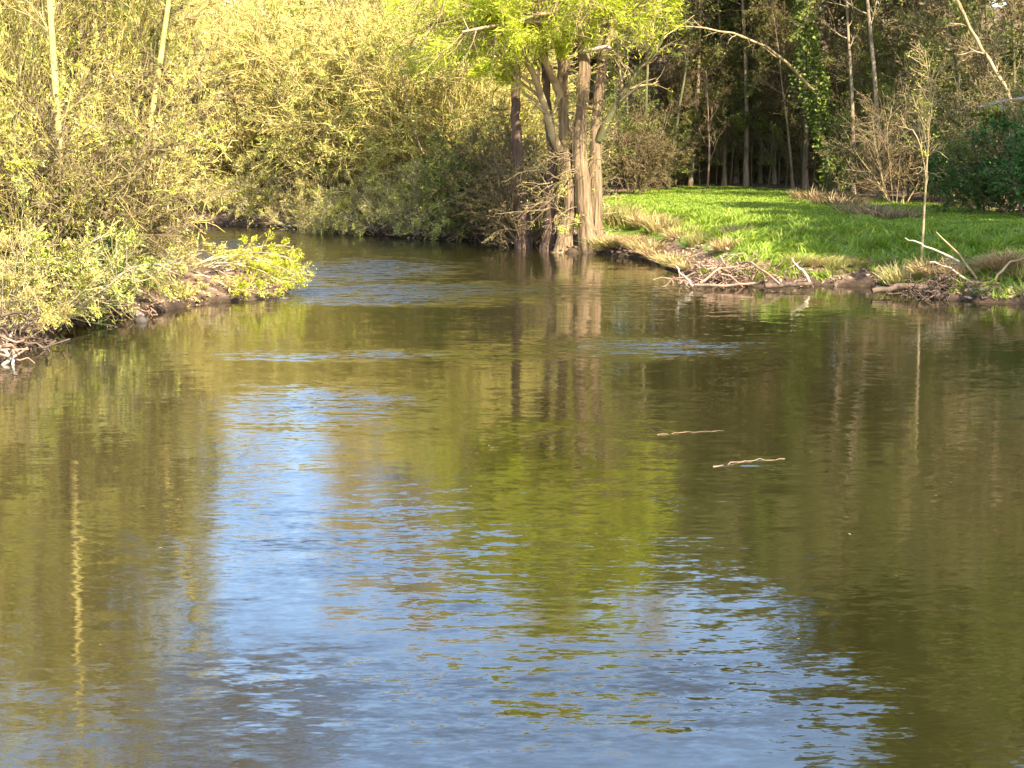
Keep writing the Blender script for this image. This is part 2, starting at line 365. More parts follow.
def tree(seed, H, r0, nl, nb, ntw, nlf, leaf, twig, bark, lL=(.09, .16), lW=(.3, .5), t0=.3, limb=(.28, .45), ang=(.7, 1.25), up=.05, lean=(0, .06), droop=0., ivy=0, wob=.12, twob=.03):
    rng = np.random.default_rng(seed); gs, gc = Geo(), Geo()
    P, R = stems0(rng, 1, H, 0, r0, K=14, wob=twob, lean=lean, hvar=(1, 1.001), up=.03)
    R = r0 * (1 - .85 * np.linspace(0, 1, 14)[None] ** 1.2); R[:, 0] *= 1.5; R[:, 1] *= 1.05
    gs.tubes(P, R, 8, 0)
    Lb, RL = grow(rng, P, R, nl, t0, .98, (limb[0] * H, limb[1] * H), ang, 7, wob, up, .45, .25, .55)
    gs.tubes(Lb, np.maximum(RL, .012), 4, 0)
    B, RB = grow(rng, Lb, RL, nb, .15, 1, (.10 * H, .2 * H), (.4, 1.1), 5, .18, up - droop, .6, .3, .4)
    gc.tubes(B, np.maximum(RB, .008), 3, 1)
    T, RT = grow(rng, B, RB, ntw, .15, 1, (.05 * H, .11 * H), (.3, 1.1), 4, .2, up - droop, .6, .4, .3, .012)
    gc.tubes(T, np.maximum(RT, .006), 3, 1)
    leaf_on(gc, rng, T, nlf, lL, lW, 0, .1, .8, .06)
    parts = [('trunk', gs.mesh('trunk', [M[bark]])), ('crown', gc.mesh('crown', [M[leaf], M[twig]]))]
    if ivy:
        gi = Geo(); c = ivy; t = rng.beta(1.0, 1.25, c) * .92; pos, tan = interp(np.repeat(P, c, 0), t)
        az = rng.uniform(0, 6.28, c); nn = snoise(np.cos(az) * 1.2 + t * 3, t * 17 + np.sin(az) * 1.2, 2.2); rr = (.16 + .85 * np.clip(nn + .05, 0, 1.4) * rng.uniform(.15, 1, c) ** .7) * (1.15 - .35 * t)
        dv = np.stack([np.cos(az), np.sin(az), rng.normal(0, .4, c) - .2], 1)
        l = rng.uniform(.10, .2, c)
        gi.leaves(pos + dv * np.abs(rr)[:, None], dv + rng.normal(size=(c, 3)) * .7, l, l * .75, rng, 0)
        parts.append(('ivy', gi.mesh('ivy', [M['leaf_ivy']])))
    return parts

def put(parts, name, label, cat, px, Y, s=1., rot=0., group=None, sxy=None, sink=.05, X=None):
    x, y = XY(px, Y)
    if X is not None: x = X
    o = empty(name, (x, y, gz(x, y) - sink), label, cat, group)
    o.rotation_euler.z = rot; q = sxy or s; o.scale = (q, q, s)
    for pn_, me in parts: link(pn_, me, o)
    return o

rnd = random.Random(3)
RZ = lambda: rnd.uniform(0, 6.28)

# prototypes ---------------------------------------------------------------
YEL = [shrub(11 + i, 8.5, 13, 10, 9, 18, 'leaf_yellow', 'twig_yellow', 'twig_tan', lL=(.12, .3), lW=(.10, .2), spread=1.0, r0=.06, up=-.01, leaf2='leaf_gold', tr=.014) for i in range(3)]
GOLD = [shrub(21 + i, 9, 13, 10, 9, 15, 'leaf_gold', 'twig_yellow', 'twig_tan', lL=(.12, .3), lW=(.10, .2), spread=1.0, r0=.06, up=-.02, droop=.03, tr=.015) for i in range(2)]
MIX = [shrub(31 + i, 7, 13, 9, 8, 15, 'leaf_mixed', 'twig_yellow', 'twig_tan', lL=(.06, .17), lW=(.2, .4), spread=.8, r0=.045, up=-.01, leaf2='leaf_yellow', tr=.008) for i in range(3)]
LOW = [shrub(41 + i, 2.4, 16, 8, 6, 16, 'leaf_mixed' if i else 'leaf_yellow', 'twig_tan', 'twig_pale', lL=(.04, .11), lW=(.18, .36), spread=.7, r0=.02, lean=(.1, 1.2), leaf2='leaf_green') for i in range(2)]
GRN = [shrub(51, 3, 14, 9, 7, 22, 'leaf_green', 'twig_brown', 'twig_brown', lL=(.06, .12), lW=(.3, .55), spread=.7, r0=.03, lean=(.1, 1.1))]
BARE = [tree(61 + i, 13, .14, 20, 9, 8, 6, 'leaf_gold', 'twig_tan', 'twig_tan', lL=(.08, .14), lW=(.2, .35), t0=.2, ang=(.4, .9)) for i in range(2)]
WOODT = [tree(71 + i, 18, .2 + .03 * i, 26, 9, 7, 22, 'leaf_wood', 'twig_brown', 'bark_dark', lL=(.18, .4), lW=(.22, .45), t0=.3, limb=(.14, .25)) for i in range(3)]
UNDER = [shrub(81 + i, 5.5, 13, 9, 8, 16, ['leaf_wood', 'leaf_brown'][i], 'twig_brown', 'twig_brown', lL=(.08, .16), lW=(.3, .5), spread=.8, r0=.04, lean=(.05, .8)) for i in range(2)]
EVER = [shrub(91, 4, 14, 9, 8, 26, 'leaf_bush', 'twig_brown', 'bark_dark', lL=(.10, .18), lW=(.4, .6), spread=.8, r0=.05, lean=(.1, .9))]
IVYT = tree(95, 17, .26, 16, 8, 7, 14, 'leaf_wood', 'twig_brown', 'bark_mossy', lL=(.12, .22), t0=.5, limb=(.16, .28), lean=(.03, .05), ivy=9500)
TWIGGY = [tree(111 + i, 8.5, .06, 18, 8, 6, 8, ['leaf_wood', 'leaf_brown'][i], 'twig_brown', 'bark_mossy', lL=(.10, .22), lW=(.2, .4), t0=.12, limb=(.25, .42), ang=(.4, 1.0)) for i in range(2)]
SAP = tree(97, 4.6, .036, 9, 4, 4, 5, 'leaf_fresh', 'twig_tan', 'twig_tan', lL=(.04, .07), t0=.42, limb=(.3, .55), ang=(.25, .6), up=.06)
SAPB = tree(98, 3.4, .04, 8, 3, 3, 0, 'leaf_gold', 'twig_brown', 'driftwood', lL=(.04, .07), t0=.3, limb=(.25, .5), ang=(.3, .7), up=.08)
POLE = tree(99, 15, .08, 20, 5, 5, 6, 'leaf_mixed', 'twig_tan', 'bark_lichen', t0=.33, limb=(.03, .10), lean=(0, .004), twob=.008)
SLIM = [tree(101 + i, 14, .11, 14, 6, 6, 12, 'leaf_wood', 'twig_brown', 'bark_mossy' if i else 'bark_brown', lL=(.12, .2), t0=.5, limb=(.16, .28)) for i in range(2)]

# ------------------------------------------------------------------ left bank
for i, (px, Y, s, P_, lab) in enumerate([
    (-45, 32, .95, MIX[0], 'tall tangled shrub at the very left edge, above the white snag'),
    (8, 34, 1.0, MIX[1], 'tan and olive shrub just left of the lichen-yellow pole tree'),
    (88, 36, .95, MIX[2], 'tangled shrub filling the gap between the upright yellow pole and the leaning stem'),
    (60, 30.6, .62, MIX[0], 'dense shrub in front of the foot of the upright yellow pole'), (112, 33.0, .66, MIX[1], 'dense shrub in front of the foot of the leaning yellow stem'),
    (-15, 37, 1.4, GOLD[1], 'tall golden shrub rising behind the left edge shrubs'),
    (92, 36.5, .95, YEL[0], 'yellow-green shrub at the foot of the leaning yellow stem'),
    (20, 40, 1.4, YEL[2], 'tall yellow shrub standing behind the upright yellow pole tree'),
    (-45, 41, 1.5, YEL[0], 'tallest yellow shrub of the left spit, behind its tan neighbours'),
    (95, 41, 1.25, GOLD[0], 'golden shrub on the back edge of the left spit behind the leaning stem')]):
    put(P_, 'willow_shrub', lab, 'shrub', px, Y, s, RZ(), 'shrubs on the left spit', sxy=s * (.55 if s > .94 else .85))
for px, Y, s, P_, lab in [
    (8, 27.6, .75, LOW[0], 'low pale bramble bush right above the white snag'),
    (42, 30.2, .6, GRN[0], 'low green leafy bush at the waterline below the dark hollow'),
    (68, 31.6, .9, LOW[1], 'low tangled bush in the middle of the left waterline'),
    (102, 33.0, .8, LOW[0], 'low yellow bush above the dead leaves of the left bank'),

    (56, 31.0, .8, GRN[0], 'green ivy-like bush around the dark hollow of the left bank'),
    (25, 29.2, 1.1, LOW[1], 'pale stalky bush left of the green bush by the water')]:
    put(P_, 'low_bush', lab, 'bush', px, Y, s, RZ(), 'low bushes along the left waterline')
o = put(POLE, 'pole_tree', 'slim upright tree with a bare lichen-yellow trunk above the left shrubs', 'tree', 68, 31.2, 1., 1.)
LEANT = tree(119, 13.5, .085, 30, 10, 8, 3, 'leaf_brown', 'twig_brown', 'bark_lichen', lL=(.05, .1), t0=.55, limb=(.28, .5), ang=(.5, 1.15), lean=(0, .01), twob=.012)
o = put(LEANT, 'pole_tree', 'slim leaning tree with a pale yellow stem slanting over the left shrubs', 'tree', 124, 34.2, .95, 2.)
o.rotation_euler = (0, math.radians(11), 0)
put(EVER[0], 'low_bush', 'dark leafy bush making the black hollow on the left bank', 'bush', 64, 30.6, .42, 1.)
for px, Y, s, lab in [(22, 30.8, .8, 'brown twiggy bush left of the black hollow'), (104, 32.2, .6, 'brown twiggy bush right of the black hollow'), (98, 36, 1.05, 'tall brown dead-leaved shrub between the two yellow poles')]:
    put(UNDER[1], 'brown_shrub', lab, 'shrub', px, Y, s, RZ(), 'brown shrubs on the left spit')
# overhanging sprays at the spit's end
def sprays(seed, n, base, aim, L, leaf, r0=.02, nlf=14, name='x', sag=-.10):
    rng = np.random.default_rng(seed); gs, gc = Geo(), Geo()
    d = np.array(aim) + rng.normal(size=(n, 3)) * np.array([.35, .5, .28]); d /= np.linalg.norm(d, axis=1, keepdims=True)
    pos = np.zeros((n, 3)) + rng.normal(size=(n, 3)) * np.array([.4, .4, .05]); l = L * rng.uniform(.5, 1, n); out = [pos]
    for k in range(8):
        d = d + rng.normal(size=(n, 3)) * .08; d[:, 2] += sag; d /= np.linalg.norm(d, axis=1, keepdims=True); pos = pos + d * (l / 8)[:, None]
        out.append(pos)
    P = np.stack(out, 1); P[:, :, 2] = np.maximum(P[:, :, 2], -.25)
    R = r0 * (1 - .7 * np.linspace(0, 1, 9))[None] * rng.uniform(.7, 1.2, n)[:, None]
    gs.tubes(P, R, 4)
    B, RB = grow(rng, P, R, 9, .2, 1, (.3, .8), (.3, .9), 5, .15, .05, .6, .4); gc.tubes(B, np.maximum(RB, .005), 3, 1)
    T, RT = grow(rng, B, RB, 4, .2, 1, (.12, .3), (.3, .9), 4, .15, .05, .6, .4); gc.tubes(T, np.maximum(RT, .004), 3, 1)
    leaf_on(gc, rng, T, nlf, (.04, .09), (.25, .4), 0, .1, .7)
    return [('stems', gs.mesh('stems', [M['twig_pale']])), ('crown', gc.mesh('crown', [M[leaf], M['twig_yellow']]))]
put(sprays(7, 14, None, (1, .0, .55), 3.6, 'leaf_fresh'), 'overhanging_shrub', 'fresh yellow-green sprays reaching over the water at the end of the left spit', 'shrub', 212, 36.2)
put(sprays(8, 8, None, (.8, -.3, .12), 2.0, 'leaf_yellow'), 'overhanging_shrub', 'shorter yellow sprays hanging low over the spit edge below the pale ripples', 'shrub', 170, 35)

# ------------------------------------------------------------------ far bank, left of centre
far = [(120, 70, 1.1, YEL[0]), (165, 70, 1.1, GOLD[1]), (205, 70, 1.0, YEL[1]), (245, 70, .92, GOLD[0]), (285, 69, .9, YEL[2]), (322, 67, .95, GOLD[1]), (358, 65.5, 1.02, YEL[0]), (395, 64, 1.02, YEL[1]), (432, 62.5, 1.0, YEL[2]), (470, 60.5, .95, YEL[2]), (500, 60, .8, MIX[2])]
flab = ['golden willow on the far bank seen above the left spit shrubs', 'yellow willow far across the side channel, second from the left', 'yellow willow above the pale blue ripples of the side channel',
        'golden willow above the tip of the overhanging sprays', 'yellow willow at the far inside of the river bend', 'golden willow with fanned tan stems at the river bend', 'yellow willow in the middle of the far bank',
        'yellow-green willow just right of the middle of the far bank', 'olive shrub two places left of the big multi-stemmed willow', 'yellow shrub leaning over dark water left of the big willow', 'dark olive shrub directly beside the reddish trunk of the big willow']
for (px, Y, s, P_), lab in zip(far, flab): put(P_, 'willow_shrub', lab, 'willow', px, Y, s, RZ(), 'willows along the far bank')
for px, Y, s, P_, lab in [(196, 68, 1.1, LOW[0], 'low yellow scrub across the side channel, furthest left of its row'), (222, 67.4, 1.1, LOW[1], 'low tan scrub across the side channel above the spit sprays'), (246, 66.6, 1.0, LOW[0], 'low yellow scrub on the bare earth ledge of the far bank'), (268, 65, 1., LOW[1], 'low pale scrub by the far water just right of the overhanging sprays'), (300, 62.6, .9, LOW[0], 'low pale scrub at the foot of the far bend'), (328, 60.8, .9, LOW[1], 'low scrub trailing in the water right of the far bend'),
                          (355, 59.8, 1.0, LOW[1], 'low pale bush on the far bank in front of the fanned tan stems'), (385, 58.9, .9, LOW[0], 'low yellow scrub under the middle far willows'), (410, 57.8, .9, LOW[1], 'low tan scrub right of the middle of the far bank'),
                          (433, 57.2, 1.1, LOW[0], 'low yellow bush above dark water on the far bank'), (458, 56.9, 1.2, GRN[0], 'larger green bush left of the big willow'), (482, 56.2, 1.0, LOW[1], 'low tan bush overhanging the dark undercut left of the big willow'),
                          (503, 55.4, 1.0, GRN[0], 'dark green bush overhanging the water beside the reddish trunks')]:
    put(P_, 'low_bush', lab, 'bush', px, Y, s, RZ(), 'low bushes along the far bank')
put(UNDER[1], 'understory_shrub', 'low brown shrub between the reddish trunk and the tan trunks of the big willow', 'shrub', 533, 52.3, .75, 2.)
put(UNDER[1], 'understory_shrub', 'brown shrub filling the dark gap behind the reddish trunks of the big willow', 'shrub', 538, 54.5, .8, 1.)
second = [(90, 80, 1.3, GOLD[0]), (150, 80, 1.35, YEL[1]), (205, 79, 1.15, GOLD[1]), (250, 81, 1.05, YEL[0]), (318, 79, 1.0, GOLD[0]), (372, 77, 1.3, YEL[2]), (425, 75, 1.35, YEL[1]), (472, 73, 1.4, GOLD[1])]
for px, Y, s, P_ in second: put(P_, 'willow_tree', 'pale golden willow in the second row behind the far bank', 'willow', px, Y, s, RZ(), 'second row of willows behind the far bank')
for px, Y, s in [(60, 92, 1.2), (120, 94, 1.3), (160, 92, 1.3), (195, 95, 1.1), (348, 95, 1.25), (385, 92, 1.6), (425, 90, 1.65), (465, 88, 1.75), (372, 84, 1.3), (445, 82, 1.55), (405, 86, 1.6), (485, 84, 1.7), (212, 90, 1.6), (228, 97, 1.45), (322, 92, 1.6), (362, 98, 1.8), (440, 96, 1.9), (505, 92, 1.9), (545, 90, 1.95), (590, 92, 2.1), (635, 92, 2.1)]:
    put(BARE[rnd.randrange(2)], 'bare_tree', 'tall nearly leafless tree behind the golden willows', 'tree', px, Y, s, RZ(), 'bare trees behind the willows', sxy=s * .6)

# ------------------------------------------------------------------ the big multi-stemmed willow
WY = 49.6
wx, wy = XY(578, WY); wz = gz(wx, wy) - .1
root = empty('multi_stemmed_willow', (wx, wy, 0), 'big willow with several tan trunks rising from the water edge at the meadow corner', 'tree')
O = np.array([wx, wy, 0.])
def path(pts, K=16):
    A = np.array([at(px, py, Y) for px, py, Y in pts]) - O
    t = np.linspace(0, len(A) - 1, K); i = np.minimum(t.astype(int), len(A) - 2); f = t - i
    # Catmull-Rom
    g = lambda j: A[np.clip(j, 0, len(A) - 1)]
    p0, p1, p2, p3 = g(i - 1), g(i), g(i + 1), g(i + 2); f = f[:, None]
    return .5 * (2 * p1 + (p2 - p0) * f + (2 * p0 - 5 * p1 + 4 * p2 - p3) * f ** 2 + (3 * p1 - p0 - 3 * p2 + p3) * f ** 3)
trunks = [([(593, 258, 49.4), (587, 235, 49.5), (582, 185, 49.5), (580, 130, 49.6), (584, 80, 49.6), (584, 54, 49.6), (580, 10, 49.8), (585, -50, 50)], .40, .15, 'bark_willow'),
          ([(600, 256, 49.8), (596, 225, 49.8), (595, 170, 49.9), (597, 120, 50), (602, 70, 50.1), (603, 40, 50.2), (612, -20, 50.4)], .34, .13, 'bark_willow'),
          ([(560, 258, 49.6), (567, 230, 49.7), (570, 190, 49.7), (565, 140, 49.8), (563, 90, 49.9), (562, 50, 49.9), (555, -10, 50)], .34, .14, 'bark_willow'),
          ([(548, 252, 50.3), (550, 215, 50.4), (552, 160, 50.4), (548, 110, 50.5), (546, 70, 50.5), (540, 10, 50.6)], .26, .12, 'bark_red'),
          ([(524, 250, 51.5), (522, 210, 51.5), (518, 160, 51.5), (515, 110, 51.6), (516, 60, 51.6), (510, 0, 51.8)], .30, .12, 'bark_red')]
allP, allR = [], []
for pts, r0, r1, bk in trunks:
    P = path(pts, 22); t = np.linspace(0, 1, 22); R = r1 + (r0 * .62 - r1) * (1 - t) ** 1.0 + r0 * .4 * np.exp(-t * 11)
    rg = np.random.default_rng(int(r0 * 1000)); P[1:] += rg.normal(size=P[1:].shape) * .02; R = R * (1 + rg.normal(size=22) * .05)
    g = Geo(); g.tubes(P, R, 12)
    # buttress ridges running up from the foot
    for a in np.linspace(0, 6.28, 5)[:-1]:
        off = np.stack([np.cos(a + t * .6), np.sin(a + t * .6), 0 * t], 1) * (R * .78)[:, None]
        g.tubes(P + off, R * .34, 6)
    link('trunk', g.mesh('trunk', [M[bk]]), root); allP.append(P[:, :]); allR.append(R)
limbs = [([(560, 150, 49.7), (553, 135, 49.5), (542, 98, 49.2), (527, 62, 49), (502, 38, 48.8), (470, 20, 48.6)], .15, .05, 'twig_tan'),
         ([(599, 140, 49.8), (607, 122, 49.6), (621, 97, 49.5), (634, 75, 49.4), (648, 58, 49.3), (660, 44, 49.2), (668, 20, 49)], .13, .04, 'bark_mossy'),
         ([(562, 100, 49.9), (545, 60, 49.3), (520, 20, 49), (480, -10, 48.6), (440, -20, 48.2)], .14, .05, 'twig_tan'),
         ([(602, 60, 50), (618, 10, 49.7), (632, -40, 49.5), (640, -70, 49.3)], .12, .04, 'twig_tan'),
         ([(584, 40, 49.7), (560, -10, 48.6), (530, -40, 48), (500, -60, 47.4)], .13, .05, 'twig_tan'),
         ([(584, 20, 49.8), (600, -40, 49), (615, -90, 48.6), (610, -120, 48.4)], .12, .04, 'twig_tan'),
         ([(563, 60, 50), (540, 0, 51), (500, -50, 51.6), (470, -80, 52)], .13, .04, 'twig_tan'),
         ([(516, 70, 51.6), (490, 40, 51.6), (455, 20, 51.4), (430, 25, 51.2)], .10, .04, 'bark_red'),
         ([(603, 45, 50.2), (620, 0, 51.2), (632, -40, 52), (636, -80, 52.4)], .12, .04, 'twig_tan'),
         ([(540, 20, 50.6), (520, -30, 50.6), (500, -90, 50.6), (505, -120, 50.6)], .10, .04, 'twig_tan'),
         ([(585, -40, 50), (575, -90, 50), (570, -130, 50), (560, -150, 50)], .10, .03, 'twig_tan'),
         ([(580, 52, 49.4), (592, 50, 49.2), (606, 47, 49.1), (611, 50, 49.0)], .075, .06, 'driftwood_pale')]
limbs[-1:-1] = [([(584, 40, 49.7), (568, 18, 48), (540, 14, 46.8), (512, 24, 46.2)], .10, .03, 'twig_tan'), ([(592, 30, 49.8), (606, 8, 48), (622, 4, 47), (636, 10, 46.6)], .10, .03, 'twig_tan'),
                ([(563, 45, 49.8), (545, 22, 47.4), (505, 24, 46.2), (462, 32, 45.6)], .10, .03, 'twig_tan'), ([(583, 10, 49.7), (575, -8, 47.6), (580, -6, 46.2), (590, 6, 45.6)], .10, .03, 'twig_tan')]
LP, LR = [], []
for n_, (pts, r0, r1, bk) in enumerate(limbs):
    P = path(pts, 14); R = np.linspace(r0, r1, 14); g = Geo(); g.tubes(P, R, 7)
    lo = link('limb', g.mesh('limb', [M[bk]]), root)
    if n_ == len(limbs) - 1: lo['label'] = 'short snapped pale limb lying across the trunk tops'
    else: LP.append(P); LR.append(R)
rng = np.random.default_rng(77)
LP, LR = np.array(LP), np.array(LR)
g = Geo()
B, RB = grow(rng, LP, LR, 18, .25, 1, (1.2, 2.6), (.5, 1.3), 6, .16, .03, .5, .3, .3); q_ = B[:, -1, 0] < 2.5 + .5 * rng.normal(size=len(B)); B, RB = B[q_], RB[q_]; g.tubes(B, np.maximum(RB, .012), 4, 1)
T, RT = grow(rng, B, RB, 9, .15, 1, (.5, 1.2), (.3, 1.1), 5, .2, -.02, .6, .4, .3)
keep = T[:, :, 2].min(1) > np.where(T[:, -1, 0] > -.6, at(560, 52, 48)[2], at(560, 84, 48)[2]) + .5 * snoise(T[:, 0, 0], T[:, 0, 1], 1.5)
keep &= T[:, :, 0].max(1) < 2.6 + .4 * rng.normal(size=len(T)); sel = keep | (rng.uniform(size=len(T)) < .3); T, RT = T[sel], RT[sel]; g.tubes(T, np.maximum(RT, .007), 3, 1)
keep = T[:, :, 2].min(1) > np.where(T[:, -1, 0] > -.6, at(560, 52, 48)[2], at(560, 84, 48)[2]) + .5 * snoise(T[:, 0, 0], T[:, 0, 1], 1.5)
leaf_on(g, rng, T[keep], 42, (.07, .24), (.12, .24), 0, .05, .8, .1)
leaf_on(g, rng, T[~keep], 5, (.07, .14), (.22, .38), 0, .05, .8, .08)
tag(link('crown', g.mesh('crown', [M['leaf_fresh'], M['twig_tan']]), root))
# epicormic shoots and hanging dead twigs on the trunks
TP = np.array(allP[:3]); TR = np.array(allR[:3])
g = Geo(); B, RB = grow(rng, TP, TR, 22, .12, .62, (.5, 1.3), (.6, 1.4), 6, .2, -.05, .07, .4, .2); g.tubes(B, np.maximum(RB, .01), 3, 1)
T, RT = grow(rng, B, RB, 4, .2, 1, (.2, .6), (.3, 1.), 4, .2, -.02, .7, .4); g.tubes(T, np.maximum(RT, .006), 3, 1)
leaf_on(g, rng, T, 9, (.06, .12), (.2, .35), 0, .1, .8, .05)
link('trunk_shoots', g.mesh('trunk_shoots', [M['leaf_yellow'], M['twig_tan']]), root)
g = Geo(); n = 34
st = np.array([at(px, py, 49.4) for px, py in zip(rng.uniform(548, 580, n), rng.uniform(150, 215, n))]) - O
d = np.stack([rng.uniform(-1.2, -.3, n), rng.uniform(-.7, .2, n), rng.uniform(-.2, .7, n)], 1); d /= np.linalg.norm(d, axis=1, keepdims=True)
out = [st]; l = rng.uniform(.5, 1.9, n); pos = st
for k in range(8):
    d = d + rng.normal(size=d.shape) * .2; d[:, 2] -= .16; d /= np.linalg.norm(d, axis=1, keepdims=True); pos = pos + d * (l / 8)[:, None]; out.append(pos)
P = np.stack(out, 1); P[:, :, 2] = np.maximum(P[:, :, 2], .1); R = np.linspace(.016, .006, 9)[None].repeat(n, 0); g.tubes(P, R, 4, 1)
T, RT = grow(rng, P, R, 6, .3, 1, (.2, .6), (.3, .9), 4, .2, -.1, .7, .5); g.tubes(T, np.maximum(RT, .006), 3, 1)
leaf_on(g, rng, T, 3, (.05, .1), (.2, .35), 0, .1, .8, .05)
link('hanging_twigs', g.mesh('hanging_twigs', [M['leaf_yellow'], M['twig_brown']]), root)

# ------------------------------------------------------------------ wood behind the meadow
ivy_tree = put(IVYT, 'ivy_clad_tree', 'tall trunk wrapped in bright green ivy at the wood edge', 'tree', 834, 70, 1., 0); ivy_tree.rotation_euler = (0, math.radians(-9), 0)
for px, Y, s, P_, ry, lab in [
    (793, 75, .62, SLIM[0], -7, 'thin dark trunk leaning left in front of the ivy-clad tree'),
    (724, 79.5, 1.0, SLIM[0], 0, 'slim dark trunk at the wood edge right of the bare meadow sapling'),
    (746, 78.5, 1.2, SLIM[0], -2, 'dark trunk with a sunlit tan foot behind the meadow'),
    (760, 79.5, 1.1, SLIM[1], 1, 'mossy slim trunk between the dark-footed trunk and the leaning one'),
    (774, 79, 1.0, SLIM[0], -1, 'slim trunk half hidden behind the thin leaning trunk'),
    (853, 68, .9, SLIM[0], -3, 'dark trunk immediately right of the ivy-clad tree'),
    (645, 70, .85, SLIM[1], -3, 'mossy pale-green slim tree right of the big willow'),
    (668, 74, .8, SLIM[1], 4, 'slim mossy tree leaning right between the willow and the meadow sapling'),
    (736, 81, 1.3, SLIM[0], 1, 'tan trunk just left of the trunk with the sunlit foot'), (805, 75, 1.2, SLIM[0], -2, 'brown trunk between the leaning trunk and the ivy-clad tree'), (690, 79, 1.0, SLIM[0], 3, 'brown slim trunk left of the bare meadow sapling'),
    (880, 64, 1.0, SLIM[0], -5, 'slim brown stem leaning left behind the brown-budded shrub'),
    (980, 60, .9, SLIM[1], -16, 'tall pale stem leaning left high above the evergreen bush')]:
    o = put(P_, 'slim_tree', lab, 'tree', px, Y, s, RZ(), 'slim trunks at the wood edge')
    o.rotation_euler = (0, math.radians(ry), 0) if ry else (0, 0, RZ())
rows = [(505, 80), (540, 84), (575, 80), (610, 86), (640, 82), (675, 90), (705, 95), (735, 98), (765, 99), (800, 96), (830, 92), (865, 88), (900, 84), (935, 80), (970, 80), (1010, 78), (1050, 74),
        (520, 98), (560, 104), (600, 100), (650, 106), (700, 112), (750, 116), (800, 112), (850, 108), (900, 102), (950, 97), (1000, 92), (1050, 86), (1010, 68), (842, 88), (815, 104)]
for i, (px, Y) in enumerate(rows):
    put(WOODT[i % 3], 'woodland_tree', 'tall dark twiggy tree deep in the shaded wood behind the meadow', 'tree', px, Y, rnd.uniform(.95, 1.15) * (1.45 if px > 855 else 1.08 if px > 690 else 1), RZ(), 'trees deep in the wood')
for X_, Y, s, w_ in [(17.8, 43.5, .85, 1), (18.5, 33, .8, 1), (17.6, 37, .75, 0), (21, 30, .85, 1), (17.4, 30, .85, 1), (19.5, 35.5, .95, 1), (18.8, 27.2, .85, 1)]:
    put(WOODT[rnd.randrange(3)] if w_ else BARE[rnd.randrange(2)], 'woodland_tree', 'tall twiggy tree of the wood on the near right of the meadow', 'tree', 0, Y, s, RZ(), 'trees on the right of the meadow', X=X_)
under = [(560, 66, .8, 0), (600, 70, .75, 0), (630, 68, .7, 1), (655, 76, .8, 0), (685, 84, .8, 1), (712, 90, .9, 0), (738, 92, .9, 0), (770, 94, .9, 1), (805, 90, .9, 0), (830, 84, .7, 1), (868, 74, .5, 0), (885, 68, .6, 1), (908, 63, .8, 0),
         (935, 60, .85, 1), (960, 58, .8, 0), (1000, 54, .8, 1), (1040, 50, .9, 0), (895, 82, 1.2, 0), (935, 74, 1.25, 0), (980, 68, 1.2, 1), (1030, 60, 1.2, 0), (540, 62, .7, 0), (680, 80.5, .4, 0), (703, 81, .36, 1), (728, 81.5, .4, 0), (750, 81.5, .38, 1), (775, 80.5, .42, 0), (797, 79, .4, 0), (815, 77, .4, 1)]
for px, Y, s, k_ in under:
    put(UNDER[k_], 'understory_shrub', ['dark green twiggy shrub in the undergrowth along the wood edge', 'brown dead-leaved shrub in the undergrowth along the wood edge'][k_], 'shrub', px, Y, s, RZ(), 'undergrowth shrubs along the wood edge')
for px, Y, s, k_ in [(628, 74, .9, 0), (660, 79, 1.0, 1), (688, 80.5, 1.0, 0), (712, 82, 1.25, 1), (735, 81.5, .9, 0), (757, 81, 1.2, 1), (778, 79, .95, 0), (803, 77, 1.1, 1), (745, 86, 1.4, 0), (790, 84, 1.4, 0), (722, 86, 1.4, 1), (862, 70, .8, 0), (676, 78.5, .75, 1), (700, 79.2, .8, 0), (716, 79.8, .7, 1), (730, 79.4, .85, 0), (752, 79, .75, 0), (768, 78, .85, 1), (786, 77.4, .8, 0), (812, 73.5, .75, 1), (846, 69.5, .7, 0), (858, 78, 1.2, 0), (885, 76, 1.3, 1), (915, 70, 1.3, 0), (950, 66, 1.35, 1), (985, 60, 1.3, 0), (1015, 57, 1.3, 1)]:
    put(TWIGGY[k_], 'twiggy_tree', ['thin green-budded twiggy young tree along the wood edge', 'thin brown twiggy young tree along the wood edge'][k_], 'tree', px, Y, s, RZ(), 'young twiggy trees along the wood edge')
put(EVER[0], 'evergreen_bush', 'glossy dark green evergreen bush at the right edge of the picture', 'bush', 992, 50.5, .68, .4)
put(EVER[0], 'evergreen_bush', 'dark evergreen bush behind the glossy one, half cut by the right edge', 'bush', 1035, 47.5, .75, 2.4)
put(shrub(93, 4.2, 9, 8, 7, 10, 'leaf_brown', 'twig_brown', 'twig_tan', lL=(.05, .1), spread=.4, r0=.03, lean=(.05, .5)), 'willow_shrub', 'small brown-budded shrub behind the twin-stemmed sapling', 'shrub', 893, 58, 1.0, .3)
# saplings
o = put(SAP, 'sapling', 'twin-stemmed sunlit sapling growing from the right bank', 'sapling', 921, 37.2, 1., 1.2)
o = put(SAPB, 'sapling', 'bare reddish sapling with a leaning broken stem at the back of the meadow', 'sapling', 707, 74, 1.5, .4)
